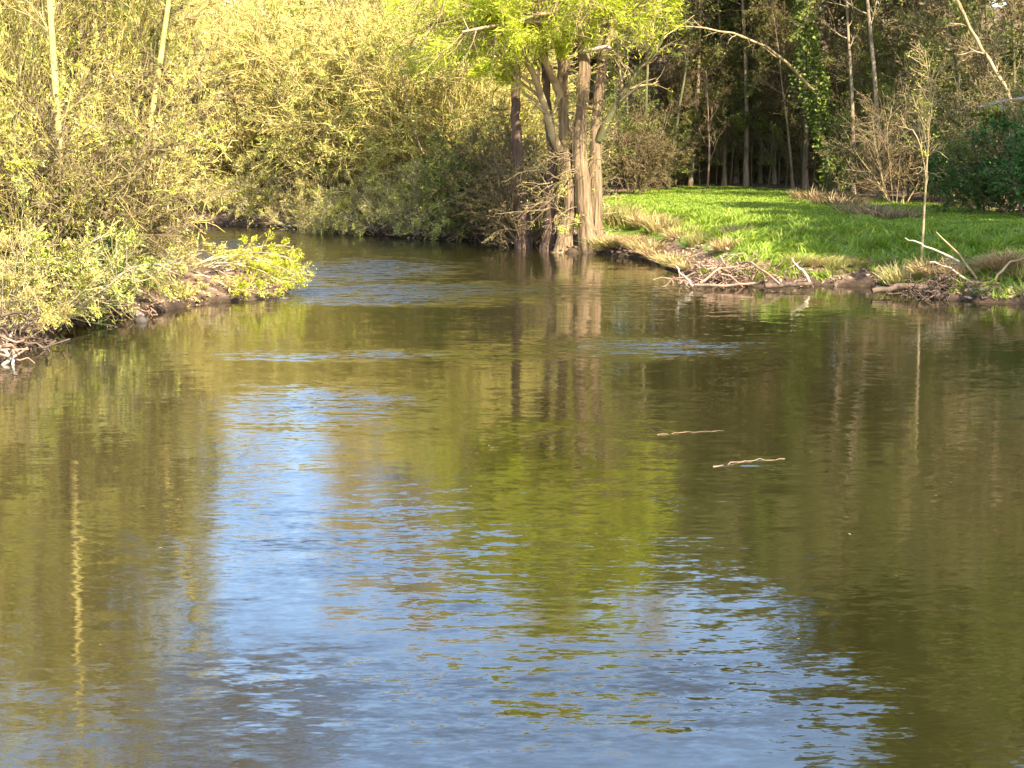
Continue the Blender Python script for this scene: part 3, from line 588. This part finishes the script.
# arching pale branch of the wood edge, a broken pale branch on the right
def branch_thing(name, label, cat, pts, r0, r1, mat, seed, nb=8, bl=(.5, 1.4), leaf=None, nlf=0, up=-.03, of=None):
    A = np.array([at(*q) for q in pts]); base = A[0].copy(); rg = np.random.default_rng(seed)
    t = np.linspace(0, len(A) - 1, 14); i = np.minimum(t.astype(int), len(A) - 2); f = (t - i)[:, None]
    P = (A[i] * (1 - f) + A[i + 1] * f - base)[None]; P[:, 1:-1] += rg.normal(size=P[:, 1:-1].shape) * .03
    R = np.linspace(r0, r1, 14)[None]; g = Geo(); g.tubes(P, R, 6)
    if of:
        ro = link('limb', g.mesh('limb', [M[mat]]), of, tuple(base)); ro.matrix_parent_inverse = of.matrix_basis.inverted(); ro['label'] = label
    else:
        ro = empty(name, tuple(base), label, cat); link('stem', g.mesh('stem', [M[mat]]), ro)
    g = Geo(); B, RB = grow(rg, P, R, nb, .2, 1, bl, (.3, .9), 6, .12, up, .5, .3); g.tubes(B, np.maximum(RB, .008), 4, 0)
    T, RT = grow(rg, B, RB, 4, .2, 1, (.2, .6), (.3, .9), 4, .15, up, .6, .4); g.tubes(T, np.maximum(RT, .006), 3, 0)
    if nlf: leaf_on(g, rg, T, nlf, (.06, .12), (.25, .4), 1, .1, .8)
    link('twigs', g.mesh('twigs', [M[mat], M[leaf or 'leaf_gold']]), ro)
    return ro
branch_thing('arching_branch', 'long pale branch arching left out of the ivy-clad tree', 'branch', [(815, 92, 70), (790, 66, 69), (765, 45, 68), (735, 33, 67), (700, 27, 66), (672, 26, 65)], .08, .025, 'twig_tan', 5, 12, of=ivy_tree)
branch_thing('fallen_branch', 'broken pale branch jutting left above the evergreen bush', 'branch', [(1085, 205, 48.6), (1062, 120, 48.2), (1040, 96, 48), (1012, 100, 47.6), (978, 107, 47.2)], .06, .03, 'driftwood_pale', 6, 5, (.4, .9), 'leaf_fresh', 6)
branch_thing('leaning_tree', 'long bare tan stem slanting up to the left from behind the evergreen bush', 'tree', [(1050, 205, 55), (1010, 96, 55), (985, 55, 55), (965, 20, 55), (945, -30, 55)], .08, .05, 'twig_tan', 8, 8)

# ------------------------------------------------------------------ far background trees beyond everything, one mass
rng = np.random.default_rng(15); g = Geo()
c = 60000; X = rng.uniform(-130, 130, c); Yv = rng.uniform(122, 150, c)
gzv = ground(X, Yv); top = 13.5 + 1.8 * snoise(X, Yv, 17) + np.where(X > 0, 13, 1.2)
Z = gzv + top * rng.beta(1.6, 1.4, c)
l = rng.uniform(.5, 1.2, c); g.leaves(np.stack([X, Yv, Z], 1), rng.normal(size=(c, 3)) + [0, 0, .4], l, l * .5, rng)
M['leaf_far'] = leaf_mat('far_leaf', [(.14, .11, .04), (.24, .19, .07), (.18, .16, .05), (.30, .24, .10)], .3)
tag(link('treeline', g.mesh('treeline', [M['leaf_far']])), 'hazy tan trees far beyond the river bend', 'treeline', kind='stuff')

# ------------------------------------------------------------------ meadow grass
rng = np.random.default_rng(21); g = Geo()
c = 420000; Y = 30 + 55 * rng.uniform(0, 1, c) ** 1.15; X = rng.uniform(1, 24, c)
mm = meadow_mask(X, Y); sd = sdist(X, Y)
ok = (mm > -.6 + .5 * snoise(X, Y, 1.5)) & (sd > .15 + .25 * snoise(X, Y, 1.9) + 1.2 * (X < 9) * (Y > 40)) & (X < .36 * Y + 2.5)
X, Y, sd = X[ok], Y[ok], sd[ok]; c = len(X); Z = ground(X, Y)
tall = (1 - sstep(3, 7, sd)); hgt = (.07 + .13 * tall * (1 + .6 * snoise(X, Y, 1.1))) * rng.uniform(.6, 1.25, c); hgt = np.maximum(hgt, .05)
fx = snoise(X, Y, 1.3); fy = snoise(X + 30, Y, 1.3)
d = np.stack([.9 * fx * (.35 + tall) + rng.normal(0, .35, c), .9 * fy * (.35 + tall) + rng.normal(0, .35, c) - .2 * tall, np.ones(c)], 1); d /= np.linalg.norm(d, axis=1, keepdims=True)
az = rng.uniform(0, 6.28, c); wv = np.stack([np.cos(az), np.sin(az), 0 * az], 1) * (rng.uniform(.010, .022, c) * (1 + .015 * (Y - 30)))[:, None]
b = np.stack([X, Y, Z - .02], 1); mid = b + d * (hgt * .55)[:, None]; d2 = d.copy(); d2[:, :2] *= 2.2; d2 /= np.linalg.norm(d2, axis=1, keepdims=True); tp = mid + d2 * (hgt * .55)[:, None]
V = np.stack([b - wv, b + wv, mid + wv * .8, mid - wv * .8, tp + wv * .1, tp - wv * .1], 1); k0 = np.arange(c)[:, None] * 6
g.add(V, np.concatenate([k0 + [[0, 1, 2, 3]], k0 + [[3, 2, 4, 5]]], 1).reshape(-1, 4), 0)
tag(link('grass', g.mesh('grass', [M['grass_blade']])), 'lush green meadow grass on the right bank', 'grass', kind='stuff')

rng = np.random.default_rng(31); g = Geo(); c = 500000
X = rng.uniform(-16, 22, c); Y = rng.uniform(22, 68, c); sd = sdist(X, Y); ok = (sd > -.05) & (sd < 1.3) & (rng.uniform(size=c) < np.exp(-np.maximum(sd, 0) * 1.2) * (.65 + .5 * snoise(X, Y, .9)))
X, Y = X[ok], Y[ok]; c = len(X); Z = ground(X, Y) + rng.uniform(0, .05, c); l = rng.uniform(.06, .2, c)
g.leaves(np.stack([X, Y, np.maximum(Z, .005)], 1), rng.normal(size=(c, 3)) * [1, 1, .45], l, l * rng.uniform(.15, .6, c), rng)
M['litter'] = leaf_mat('litter', [(.10, .06, .035), (.22, .14, .08), (.36, .24, .14), (.16, .10, .05), (.44, .34, .20)], .1)
tag(link('fallen_leaves', g.mesh('fallen_leaves', [M['litter']])), 'dead leaves and straw littering the water margins', 'leaf litter', kind='stuff')

# ------------------------------------------------------------------ tufts of dry grass and reeds
def tuft(seed, n, H, rad, lean, mats, bias=(0, 0)):
    rng = np.random.default_rng(seed); g = Geo()
    a = rng.uniform(0, 6.28, n); r = rad * rng.uniform(0, 1, n) ** .5
    b = np.stack([np.cos(a) * r, np.sin(a) * r, np.full(n, -.06)], 1)
    d = np.stack([np.cos(a) * lean * rng.uniform(.2, 1, n) + bias[0] + rng.normal(0, .2, n), np.sin(a) * lean * rng.uniform(.2, 1, n) + bias[1] + rng.normal(0, .2, n), np.ones(n)], 1); d /= np.linalg.norm(d, axis=1, keepdims=True)
    h = H * rng.uniform(.45, 1.1, n)[:, None]; az = rng.uniform(0, 6.28, n); w = np.stack([np.cos(az), np.sin(az), 0 * az], 1) * .016
    p1 = b + d * h * .4; d[:, 2] -= .35; d /= np.linalg.norm(d, axis=1, keepdims=True); p2 = p1 + d * h * .35; d[:, 2] -= .5; d /= np.linalg.norm(d, axis=1, keepdims=True); p3 = p2 + d * h * .3
    V = np.stack([b - w, b + w, p1 + w * .9, p1 - w * .9, p2 + w * .6, p2 - w * .6, p3 + w * .1, p3 - w * .1], 1); k = np.arange(n)[:, None] * 8
    Q = np.stack([k + [[0, 1, 2, 3]], k + [[3, 2, 4, 5]], k + [[5, 4, 6, 7]]], 1)
    m_ = rng.integers(0, len(mats), n)
    g.add(V, Q.reshape(-1, 4), 0); g.m[-1] = np.repeat(m_, 3)
    return g.mesh('tuft', [M[q] for q in mats])
def put_tuft(name, label, cat, px, Y, me, s=1., rot=0):
    x, y = XY(px, Y); o = link(name, me, None, (x, y, gz(x, y) - .03)); o.scale = (s * .85, s * .85, s * .68); o.rotation_euler.z = rot
    return tag(o, label, cat, 'dry grass and reed tufts along the right bank')
M['bracken'] = leaf_mat('bracken', [(.12, .07, .035), (.22, .14, .07), (.30, .20, .10), (.16, .13, .05)], .2)
RD = [tuft(1, 420, .95, .55, .6, ['reed', 'reed', 'reed_green']), tuft(2, 420, .8, .5, .9, ['reed']), tuft(3, 420, 1.1, .55, .45, ['reed_green', 'reed', 'reed_green']), tuft(4, 520, .7, .9, 1.1, ['bracken', 'bracken', 'reed'])]
for px, Y, k_, s, lab in [
    (612, 51.8, 2, 1.25, 'tall yellow-green reed tuft touching the foot of the big willow'), (628, 51.5, 2, 1.0, 'second yellow-green reed tuft right of the big willow'),
    (648, 50.2, 1, 1.1, 'tan flattened reed tuft on the bank corner beside the green reeds'), (664, 49, 0, 1.0, 'tan reed tuft above the low earth bank corner'), (684, 47.5, 1, 1.05, 'pale dead grass tuft left of the driftwood heap'),
    (700, 45.5, 2, .7, 'greenish dry tuft directly behind the driftwood heap'), (728, 42.2, 1, .8, 'tan dead tuft standing behind the middle of the driftwood heap'),
    (738, 45, 0, .7, 'yellowish dry tuft on the sunlit green hump'), (905, 37.2, 0, .85, 'dry yellow tuft at the foot of the twin-stemmed sapling'), (935, 36.8, 1, 1.0, 'straggling tan tuft right of the twin-stemmed sapling'),
    (962, 35.8, 1, .9, 'tan tuft hanging over the dark root heap'), (1010, 35.5, 1, .8, 'tan tuft on the bank at the right edge'), (860, 52, 3, 1.0, 'brown dead tuft at the back of the shaded grass'), (820, 62, 3, 1.3, 'pale brown mound of dead grass at the wood edge'),
    (840, 57, 3, 1.2, 'brown bracken-like tuft where grass meets the wood'), (890, 48, 3, 1.2, 'sprawling brown tuft behind the sapling'), (870, 50, 3, 1.0, 'yellow brown tuft left of the sprawling brown one')]:
    put_tuft('dry_grass_tuft', lab, 'grass tuft', px, Y, RD[k_], s, RZ())

for n_, (px, py, k_, s) in enumerate([(606, 254, 2, .9), (618, 255, 0, .8), (630, 256, 1, .8), (641, 257, 1, .9), (650, 260, 0, .9), (660, 262, 1, .9), (670, 266, 1, .8), (680, 271, 0, .8), (690, 274, 1, .7), (798, 284, 2, .6), (815, 284, 0, .55), (835, 284, 2, .6), (855, 283, 0, .6), (1000, 298, 1, .8), (1022, 299, 0, .8)]):
    x, y = G(px, py); tag(o_ := link('bank_reed_tuft', RD[k_], None, (x, y + .35, gz(x, y + .35) - .05)), 'short dry tuft fringing the water along the right bank', 'grass tuft', 'short tufts fringing the right bank'); o_.scale = (s, s, s * .5); o_.rotation_euler.z = n_ * 1.3
# ------------------------------------------------------------------ driftwood and debris
def heap(name, label, px, py, n, wid, dep, hgt, mat, seed, big=(), z0=0.02, rr=(.007, .026), ll=(.4, 1.4)):
    x, y = G(px, py); ro = empty(name, (x, y, 0), label, 'driftwood'); rng = np.random.default_rng(seed); g = Geo()
    cx = rng.normal(0, wid / 2.6, n); cy = rng.normal(0, dep / 2.6, n); cz = z0 + np.abs(rng.normal(0, 1, n)) * hgt * .5 * np.exp(-(cx / wid) ** 2 * 3)
    a = rng.uniform(0, 6.28, n); el = rng.normal(0, .35, n); L = rng.uniform(*ll, n)
    d = np.stack([np.cos(a) * np.cos(el), np.sin(a) * np.cos(el), np.sin(el)], 1); t = np.linspace(-.5, .5, 6)
    P = np.stack([cx, cy, cz], 1)[:, None] + d[:, None] * (L[:, None] * t[None])[..., None] + rng.normal(size=(n, 6, 3)) * .055
    P[:, :, 2] = np.maximum(P[:, :, 2], -.05); R = rng.uniform(*rr, n)[:, None] * np.linspace(1, .5, 6)[None]; g.tubes(P, R, 5)
    so = link('sticks', g.mesh('sticks', [M[mat]]), ro)
    for pts, r0, r1, mm_ in big:
        A = np.array([at(*q) for q in pts]) - np.array([x, y, 0]); K = 9; t = np.linspace(0, len(A) - 1, K); i = np.minimum(t.astype(int), len(A) - 2); f = (t - i)[:, None]
        P = A[i] * (1 - f) + A[i + 1] * f; P[1:-1] += rng.normal(size=(K - 2, 3)) * .015; g = Geo(); g.tubes(P, np.linspace(r0, r1, K), 6); link('branch', g.mesh('branch', [M[mm_]]), ro)
    return ro
heap('driftwood_heap', 'low reddish heap of driftwood sticks stranded in shallow water', 742, 284, 170, 1.7, 1.0, .55, 'driftwood', 3,
     [([(693, 286, 37.3), (676, 266, 37.4)], .035, .02, 'driftwood_pale'), ([(695, 285, 37.3), (725, 286, 37.0), (755, 283, 37)], .04, .03, 'driftwood'), ([(700, 283, 37.6), (720, 268, 37.8), (745, 266, 37.8)], .035, .02, 'driftwood'),
      ([(780, 284, 37), (752, 262, 37.5), (740, 262, 37.8)], .03, .02, 'driftwood'), ([(765, 286, 37), (812, 283, 37.2)], .07, .05, 'root'), ([(810, 283, 37.2), (803, 270, 37.3), (792, 258, 37.3)], .035, .02, 'twig_pale')])
heap('root_heap', 'dark heap of roots and branches under the right bank', 945, 298, 170, 1.2, .9, .6, 'root', 4,
     [([(872, 291, 35.6), (905, 287, 35.6), (940, 290, 35.4)], .07, .11, 'root'), ([(935, 296, 35), (985, 299, 34.6), (1030, 296, 34.6)], .13, .1, 'root'), ([(988, 292, 34.9), (960, 256, 35.6), (936, 232, 36)], .035, .015, 'twig_tan'), ([(960, 262, 35.6), (925, 245, 36.2), (905, 238, 36.4)], .03, .012, 'twig_pale'),
      ([(995, 280, 34.8), (1010, 262, 34.8), (1040, 254, 34.8)], .03, .02, 'twig_tan'), ([(985, 292, 34.9), (950, 268, 35.4), (930, 262, 35.6)], .03, .015, 'twig_pale')], rr=(.006, .022), ll=(.3, 1.1))
heap('root_heap', 'dark twiggy root tangle at the far left water edge', 8, 348, 60, .9, .6, .5, 'root', 6, [], rr=(.012, .03), ll=(.4, 1.0))
heap('driftwood_heap', 'brown dead sticks and leaves along the left bank below the bushes', 75, 318, 90, 1.6, .5, .4, 'driftwood', 8, [], rr=(.01, .025), ll=(.25, .7), z0=.12)
heap('white_snag', 'bleached white snag of twisted wood in the water at the left edge', 6, 364, 8, .4, .3, .3, 'driftwood', 9,
     [([(-5, 372, 24.6), (8, 362, 24.6), (18, 352, 24.6)], .035, .02, 'driftwood_pale'), ([(2, 350, 24.8), (12, 358, 24.6), (16, 370, 24.5)], .035, .02, 'driftwood_pale')], rr=(.018, .04), ll=(.3, .7))
# floating sticks
def float_stick(label, pts, r, mat, seed):
    A = np.array([(*G(px, py), .003) for px, py in pts]); b = A.mean(0); b[2] = 0; rg = np.random.default_rng(seed)
    K = 16; t = np.linspace(0, len(A) - 1, K); i = np.minimum(t.astype(int), len(A) - 2); f = (t - i)[:, None]; P = A[i] * (1 - f) + A[i + 1] * f - b
    P[:, 2] += rg.normal(size=K) * .006; P[:, 1] += rg.normal(size=K) * .02; g = Geo(); g.tubes(P, np.linspace(r, r * .5, K), 6)
    o = link('floating_stick', g.mesh('floating_stick', [M[mat]]), None, tuple(b)); return tag(o, label, 'stick')
float_stick('thin pale stick floating alone in mid-river', [(657, 435), (690, 432), (724, 431)], .004, 'driftwood', 1)
float_stick('thicker half-sunk pale stick floating nearest the camera', [(713, 467), (735, 463), (760, 460), (785, 459)], .007, 'driftwood', 2)
rng = np.random.default_rng(44); c = 90; g = Geo(); Yv = 10 + 40 * rng.uniform(0, 1, c) ** 1.3; X = rng.uniform(-.3, .3, c) * Yv; ok = sdist(X, Yv) < -.3; c = ok.sum()
l = rng.uniform(.02, .05, c); dv = rng.normal(size=(c, 3)) * [1, 1, .03]; sdv = np.cross(dv / np.linalg.norm(dv, axis=1, keepdims=True), [[0, 0, 1.]]); b = np.stack([X[ok], Yv[ok], np.full(c, .006)], 1); dn = dv / np.linalg.norm(dv, axis=1, keepdims=True) * l[:, None]; dn[:, 2] = 0
g.add(np.stack([b, b + dn * .5 + sdv * l[:, None] * .2, b + dn, b + dn * .5 - sdv * l[:, None] * .2], 1), np.arange(c * 4), 0)
tag(link('floating_leaves', g.mesh('floating_leaves', [M['litter']])), 'tiny leaf scraps drifting on the river', 'floating leaves', kind='stuff')
# stones at the left waterline
def stone(label, px, py, sx, sy, sz, mat, seed):
    x, y = G(px, py); sx, sy, sz = sx * .5, sy * .5, sz * .55; rg = np.random.default_rng(seed); g = Geo(); nu, nv = 14, 9
    u = np.linspace(0, 2 * np.pi, nu, endpoint=False); v = np.linspace(.05, np.pi - .05, nv); U, Vv = np.meshgrid(u, v)
    r = 1 + .16 * np.sin(2 * U + seed) * np.sin(Vv) + .12 * np.sin(3 * Vv + U * 2 + seed) + rg.normal(size=U.shape) * .03
    X = np.stack([sx * r * np.cos(U) * np.sin(Vv), sy * r * np.sin(U) * np.sin(Vv), sz * r * np.cos(Vv)], -1)
    i = np.arange(nv - 1)[:, None] * nu; j = np.arange(nu)[None]; j2 = (j + 1) % nu
    g.add(X, np.stack(np.broadcast_arrays(i + j, i + nu + j, i + nu + j2, i + j2), -1), 0, True)
    for ring, flip in ((0, 1), (nv - 1, 0)):
        q = ring * nu + np.arange(nu); g.f[0] = np.concatenate([g.f[0], np.array([[q[0], q[a], q[a + 1], q[min(a + 2, nu - 1)]] for a in range(1, nu - 2, 2)])])
    g.m[0] = np.zeros(len(g.f[0]), int); g.sm[0] = np.ones(len(g.f[0]), bool)
    return tag(link('stone', g.mesh('stone', [M[mat]]), None, (x, y, sz * .25)), label, 'stone', 'stones along the left waterline')
for i, q in enumerate([('dark round stone at the left waterline, standing apart in the water', 141, 322, .22, .25, .2, 'stone_dark'), ('pale stone resting just above the dark round stone', 137, 316, .28, .3, .16, 'stone'),
          ('pale stone under the low bushes at the left waterline', 62, 322, .3, .35, .28, 'stone'), ('small reddish stone left of the pale one', 44, 330, .3, .3, .2, 'stone'),
          ('flat dark stone off the tip of the left spit', 284, 299, .28, .25, .06, 'stone_dark'), ('smaller flat dark stone behind the spit tip', 262, 297, .35, .25, .07, 'stone_dark'), ('pale stone at the root of the spit waterline', 160, 309, .25, .25, .15, 'stone')]):
    stone(*q, seed=i + 2)

# ------------------------------------------------------------------ labels that single out the repeats one can find by their neighbours
WOODMARK = [(578, 'big willow'), (707, 'bare meadow sapling'), (746, 'sunlit-footed trunk'), (791, 'thin leaning trunk'), (832, 'ivy-clad tree'), (921, 'twin-stemmed sapling'), (990, 'evergreen bush')]
BANKMARK = [(590, 'big willow'), (742, 'driftwood heap'), (945, 'root heap')]
NTH = ['first', 'second', 'third', 'fourth', 'fifth', 'sixth', 'seventh', 'eighth', 'ninth']
def single_out(group, marks, bases):
    for key, short in bases:
        cells = {}
        for ob in sorted([q for q in COL.objects if q.get('group') == group and key in q['label']], key=lambda q: q.location.x / q.location.y):
            px = 512 + F_PX * ob.location.x / ob.location.y
            n = sum(px > m_[0] for m_ in marks)
            where = f'left of the {marks[0][1]}' if n == 0 else f'right of the {marks[-1][1]}' if n == len(marks) else f'between {marks[n - 1][1]} and {marks[n][1]}'
            cells.setdefault(where, []).append(ob)
        for where, obs in cells.items():
            for i_, ob in enumerate(obs): ob['label'] = f'{short} {where}' + (f', {NTH[i_]} from left' if len(obs) > 1 else '')
single_out('undergrowth shrubs along the wood edge', WOODMARK, [('dark green twiggy', 'dark green wood-edge shrub'), ('brown dead-leaved', 'brown dead-leaved wood-edge shrub')])
single_out('young twiggy trees along the wood edge', WOODMARK, [('green-budded', 'thin green-budded young tree'), ('thin brown', 'thin brown twiggy young tree')])
single_out('short tufts fringing the right bank', BANKMARK, [('short dry tuft', 'short dry waterside tuft')])

# ------------------------------------------------------------------ sky, sun, camera, colour
EL = math.radians(43); sx, sy = .54, -.842; AZ = math.atan2(sx, sy)
w = bpy.data.worlds.new('World'); S.world = w; w.use_nodes = True; nt = w.node_tree; nt.nodes.clear()
sk = nt.nodes.new('ShaderNodeTexSky'); sk.sky_type = 'NISHITA'; sk.sun_disc = False; sk.sun_elevation = EL; sk.sun_rotation = AZ; sk.dust_density = .9; sk.ozone_density = 2.0
bg = nt.nodes.new('ShaderNodeBackground'); bg.inputs[1].default_value = .15; nt.links.new(sk.outputs[0], bg.inputs[0])
ow = nt.nodes.new('ShaderNodeOutputWorld'); nt.links.new(bg.outputs[0], ow.inputs[0])
sun = bpy.data.lights.new('sun', 'SUN'); sun.energy = 4.6; sun.angle = math.radians(.5); sun.color = (1, .92, .78)
so = bpy.data.objects.new('sun', sun); COL.objects.link(so)
sv = Vector((sx * math.cos(EL), sy * math.cos(EL), math.sin(EL))); so.rotation_euler = (-sv).to_track_quat('-Z', 'Y').to_euler(); so.location = (30, -20, 40)
cam = bpy.data.cameras.new('camera'); cam.sensor_width = 36; cam.lens = F_PX / 1024 * 36; cam.clip_end = 2000; cam.clip_start = .1
co = bpy.data.objects.new('camera', cam); COL.objects.link(co); co.location = (0, 0, CAM_H); co.rotation_euler = (math.pi / 2 - PITCH, 0, 0); S.camera = co
vs = S.view_settings; vs.view_transform = 'Standard'; vs.look = 'None'; vs.exposure = 2.05; vs.gamma = 1; vs.use_curve_mapping = False
c = S.cycles; c.use_denoising = True; c.max_bounces = 6; c.diffuse_bounces = 3; c.glossy_bounces = 3; c.transmission_bounces = 3; c.sample_clamp_indirect = 6
